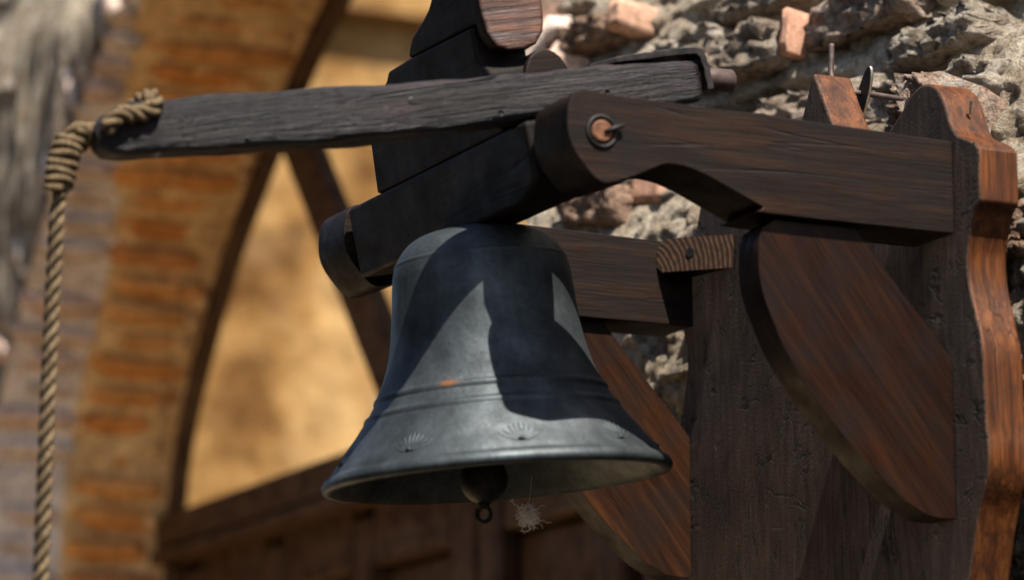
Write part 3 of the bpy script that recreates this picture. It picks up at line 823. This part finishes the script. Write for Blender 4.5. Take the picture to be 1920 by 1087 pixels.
# ------------------------------------------------------------------ the bell
BC = Vector((CXB-.004, -.2880, -.1810))              # centre of the mouth
bell = tag(empty('bronze_bell', (BC.x, BC.y, BC.z+OZ), R(5.0)), 'dark patinated bronze bell with a shell frieze, hanging mouth down under the yoke', 'bell')
px = lambda r, y: (r/2403, (893-y)/2403*1.018)
outer = [px(*q) for q in [(0,424), (60,425), (95,430), (122,440), (142,455), (156,474), (160,482), (163.5,486), (164,491), (165.5,497), (169,515), (172,545), (175,580), (180,620), (188,660), (200,698),
         (214,727), (217,730), (220,734), (221,739), (221,743), (224,748), (232,761), (236,764), (240,767), (242,772), (243,777), (247,782), (258,797), (274,817), (290,838), (306,858), (314,869), (322,874), (328,882), (329,889), (326,895)]]
inner = [(.1300,-.0018), (.1235,.0040), (.1120,.0155), (.0980,.0310), (.0850,.0550), (.0760,.0800), (.0690,.1100), (.0650,.1400), (.0610,.1600), (.050,.1760), (.030,.1830), (0,.1840)]
STAIN = Vector((.0640, -.0660, .0680*2.6))
M_BELL = m_bell()
op = catmull([(r, 0, z) for r, z in outer], 3)
prf = [(p.x, p.z) for p in op]+inner
v, f = lathe(prf, 144)
link('bell_body', pydata('bell_body', v, f), M_BELL, bell, True)
# shank and crown block up into the yoke
v, f = tube_geo([(0,0,.190), (0,0,.204)], .014, 24); link('crown', pydata('crown', v, f), M_IRON, bell, True)
# shell (palmette) reliefs round the lip
def prof_at(z):
    for (r0, z0), (r1, z1) in zip(outer[20:-1], outer[21:]):
        if z1 <= z <= z0:
            t = (z-z0)/(z1-z0) if z1 != z0 else 0
            nv = Vector((-(z1-z0), (r1-r0))); nv.normalize()
            return r0+(r1-r0)*t, nv
    return outer[-3][0], Vector((1, 0))
def surf(u, z, h):
    """u metres round the bell from the motif's centre, z height, h relief"""
    r, nv = prof_at(z); a = u/.125
    rr = r+nv.x*h
    return Vector((rr*math.cos(a), rr*math.sin(a), z+nv.y*h))
zs0, zs1 = .0150, .0355
v, f = [], []
for k in range(-3, 4):
    tip = Vector((k*.0052, zs1-.0009*k*k)); root = Vector((k*.0014, zs0+.0035))
    pts_ = []; rads = []
    for i in range(7):
        t = i/6; q = root.lerp(tip, t); q.x += math.sin(t*math.pi)*.0012*k*.3
        pts_.append(surf(q.x, q.y, -.00085)); rads.append(.0004+.00085*math.sin(min(1, t*1.15)*math.pi*.86+.1))
    tube_geo(pts_, rads, 6, False, v, f)
for sgn in (-1, 1):
    pts_ = [surf(sgn*(.002+.016*t), zs0+.0012+.0075*t*t, -.0005) for t in [i/8 for i in range(9)]]
    tube_geo(pts_, [.0012-.0006*i/8 for i in range(9)], 6, False, v, f)
tube_geo([surf(-.002, zs0+.0015, .0002), surf(0, zs0+.0022, .0004), surf(.002, zs0+.0015, .0002)], [.0012,.0022,.0012], 8, False, v, f)
pal = pydata('shell_relief', v, f); pal.materials.append(M_BELL)
for p in pal.polygons: p.use_smooth = True
a0 = math.atan2(-.4228, .8843)                 # towards the viewer
for k in range(9):
    o = bpy.data.objects.new('shell_relief', pal); COL.objects.link(o); o.parent = bell
    o.rotation_euler = (0, 0, a0+R(40*k+9))
# clapper
prc = []
for i in range(13):
    a = math.pi*i/12; prc.append((.0188*math.sin(a)+1e-5, .0195*math.cos(a)))
v, f = lathe(prc, 36)
cl = link('clapper', pydata('clapper', v, f), M_IRON, bell, True); cl.location = (-.0125, -.0055, .003); cl.rotation_euler = (R(-5), 0, 0)
v, f = tube_geo([(0,0,.015), (0,0,.165)], [.006,.0045], 12); link('clapper_rod', pydata('clapper_rod', v, f), M_IRON, cl, True)
v, f = tube_geo([(0,0,-.018), (0,0,-.0235)], [.0055,.004], 12)
tube_geo([Vector((.0035*math.cos(a)*.9, .0045*math.cos(a), -.0275+.0058*math.sin(a))) for a in [2*math.pi*i/20 for i in range(20)]], .0018, 8, True, v, f)
link('clapper_ring', pydata('clapper_ring', v, f), M_IRON, cl, True)

# ------------------------------------------------------------------ pull rope
rope = tag(empty('pull_rope', (-.093, -.69, .0+OZ)), 'twisted pull rope with painted gap shade, looped round the end of the weathered lever', 'rope')
RO = Vector((-.093, -.69, 0))
def strands(path, rr, sr, pitch, n=3, v=None, f=None):
    if v is None: v, f = [], []
    P = [Vector(p) for p in path]; T = []
    for i in range(len(P)): T.append((P[min(i+1, len(P)-1)]-P[max(i-1, 0)]).normalized())
    u = T[0].orthogonal().normalized(); U = []
    s = [0]
    for i in range(1, len(P)): s.append(s[-1]+(P[i]-P[i-1]).length)
    for i in range(len(P)):
        u = (u-T[i]*u.dot(T[i])).normalized(); U.append(u.copy())
    for k in range(n):
        pts_ = []
        for i in range(len(P)):
            a = 2*math.pi*(s[i]/pitch+k/n); pts_.append(P[i]+(U[i]*math.cos(a)+T[i].cross(U[i])*math.sin(a))*rr-RO)
        tube_geo(pts_, sr, 8, False, v, f)
    return v, f
def two_tone(name, path, rr, sr, pitch):
    v, f = strands(path, rr, sr, pitch)
    n_pale = len(f)
    P = [Vector(p) for p in path]
    tube_geo([p-RO for p in P], rr+sr*.05, 12, False, v, f)
    me = pydata(name, v, f); o = link(name, me, [M_ROPE, M_ROPEGAP], rope, True)
    for i, p in enumerate(me.polygons): p.material_index = 0 if i < n_pale else 1
    return o
hang = catmull([(-.093,-.686,-.010), (-.093,-.689,-.030), (-.093,-.691,-.10), (-.0925,-.6925,-.18), (-.093,-.694,-.30), (-.094,-.695,-.60), (-.094,-.695,-1.2), (-.094,-.695,-1.9)], 1)
fin = []
for a, b in zip(hang[:-1], hang[1:]):
    m_ = max(2, int((b-a).length/.003))
    for k in range(m_): fin.append(a.lerp(b, k/m_))
two_tone('rope_fall', fin, .0035, .0025, .033)
# eye: round the lever tip and back to the splice.  yoke space -> world
Ry = Matrix.Rotation(TH, 3, 'X')
def yw(p): return Ry@Vector(p)+Vector((CXB, -.305, .048))
eye = catmull([(.136,-.352,.058), (.137,-.340,.066), (.1345,-.325,.066), (.1340,-.312,.070), (.128,-.309,.0775), (.116,-.3105,.0800), (.104,-.314,.0775), (.098,-.322,.066), (.098,-.340,.060), (.101,-.358,.056)], 8)
eyew = [yw(p) for p in eye]
two_tone('rope_eye', eyew, .0040, .0030, .030)
# lead from the lever tip to the splice
lead = catmull([yw((.104,-.350,.063)), yw((.112,-.3585,.060)), Vector((-.093,-.675,.030)), Vector((-.093,-.6835,.018)), Vector((-.093,-.6875,-.004)), Vector((-.093,-.689,-.016))], 8)
two_tone('rope_lead', lead, .0044, .0032, .032)
# whipping coiled round the splice
wp_ = catmull([Vector((-.093,-.6795,.027)), Vector((-.093,-.6840,.014)), Vector((-.093,-.6870,-.001)), Vector((-.093,-.6890,-.015))], 40)
pts_ = []; N = len(wp_)
for i in range(N*6):
    t = i/(N*6-1); q = wp_[min(N-1, int(t*(N-1)))]
    a = 2*math.pi*t*7; r_ = .0082+.0012*math.sin(t*math.pi)
    pts_.append(q+Vector((math.cos(a)*r_, math.sin(a)*r_, 0))+Vector((0, 0, .0008*math.sin(a*1.7)))-RO)
v, f = tube_geo(pts_, .0027, 7); link('whipping', pydata('whipping', v, f), M_ROPE, rope, True)

# ------------------------------------------------------------------ fluff caught under the bell's rim
def fluff(name, c, n, spread, rad, label, seed, threads=()):
    rg = random.Random(seed); v, f = [], []
    for k in range(n):
        d0 = Vector((rg.gauss(0, 1), rg.gauss(0, 1), rg.gauss(-.5, .8))).normalized()
        p = Vector((rg.gauss(0, .25), rg.gauss(0, .25), rg.gauss(0, .25)))*spread; pts_ = []
        L_ = rg.uniform(.8, 2.2)*spread
        for i in range(12):
            pts_.append(p.copy()); d0 = (d0+Vector((rg.gauss(0,.75), rg.gauss(0,.75), rg.gauss(-.05,.75)))).normalized(); p = p+d0*L_/7
        tube_geo(pts_, rad, 3, False, v, f)
    for q in threads:
        q = Vector(q); b = [q*(i/7)+Vector((rg.gauss(0, .0006), rg.gauss(0, .0006), -.003*math.sin(i/7*math.pi))) for i in range(8)]
        tube_geo(b, rad*.7, 3, False, v, f)
    o = link(name, pydata(name, v, f), M_FLUFF); o.location = c
    return o
fo = fluff('feather_tuft', (-.2187, -.260, -.2050+OZ), 120, .0068, .00022, '', 4, [(.002,.003,.030)])
tag(fo, 'small white tuft of downy fibres caught under the rim of the bell', 'feather')
fo2 = fluff('cobweb', (-.088, -.619, .0190+OZ), 14, .0022, .00024, '', 9, [(.0,.001,.009)])
tag(fo2, 'tiny pale wisp of cobweb under the outer end of the lever', 'cobweb')
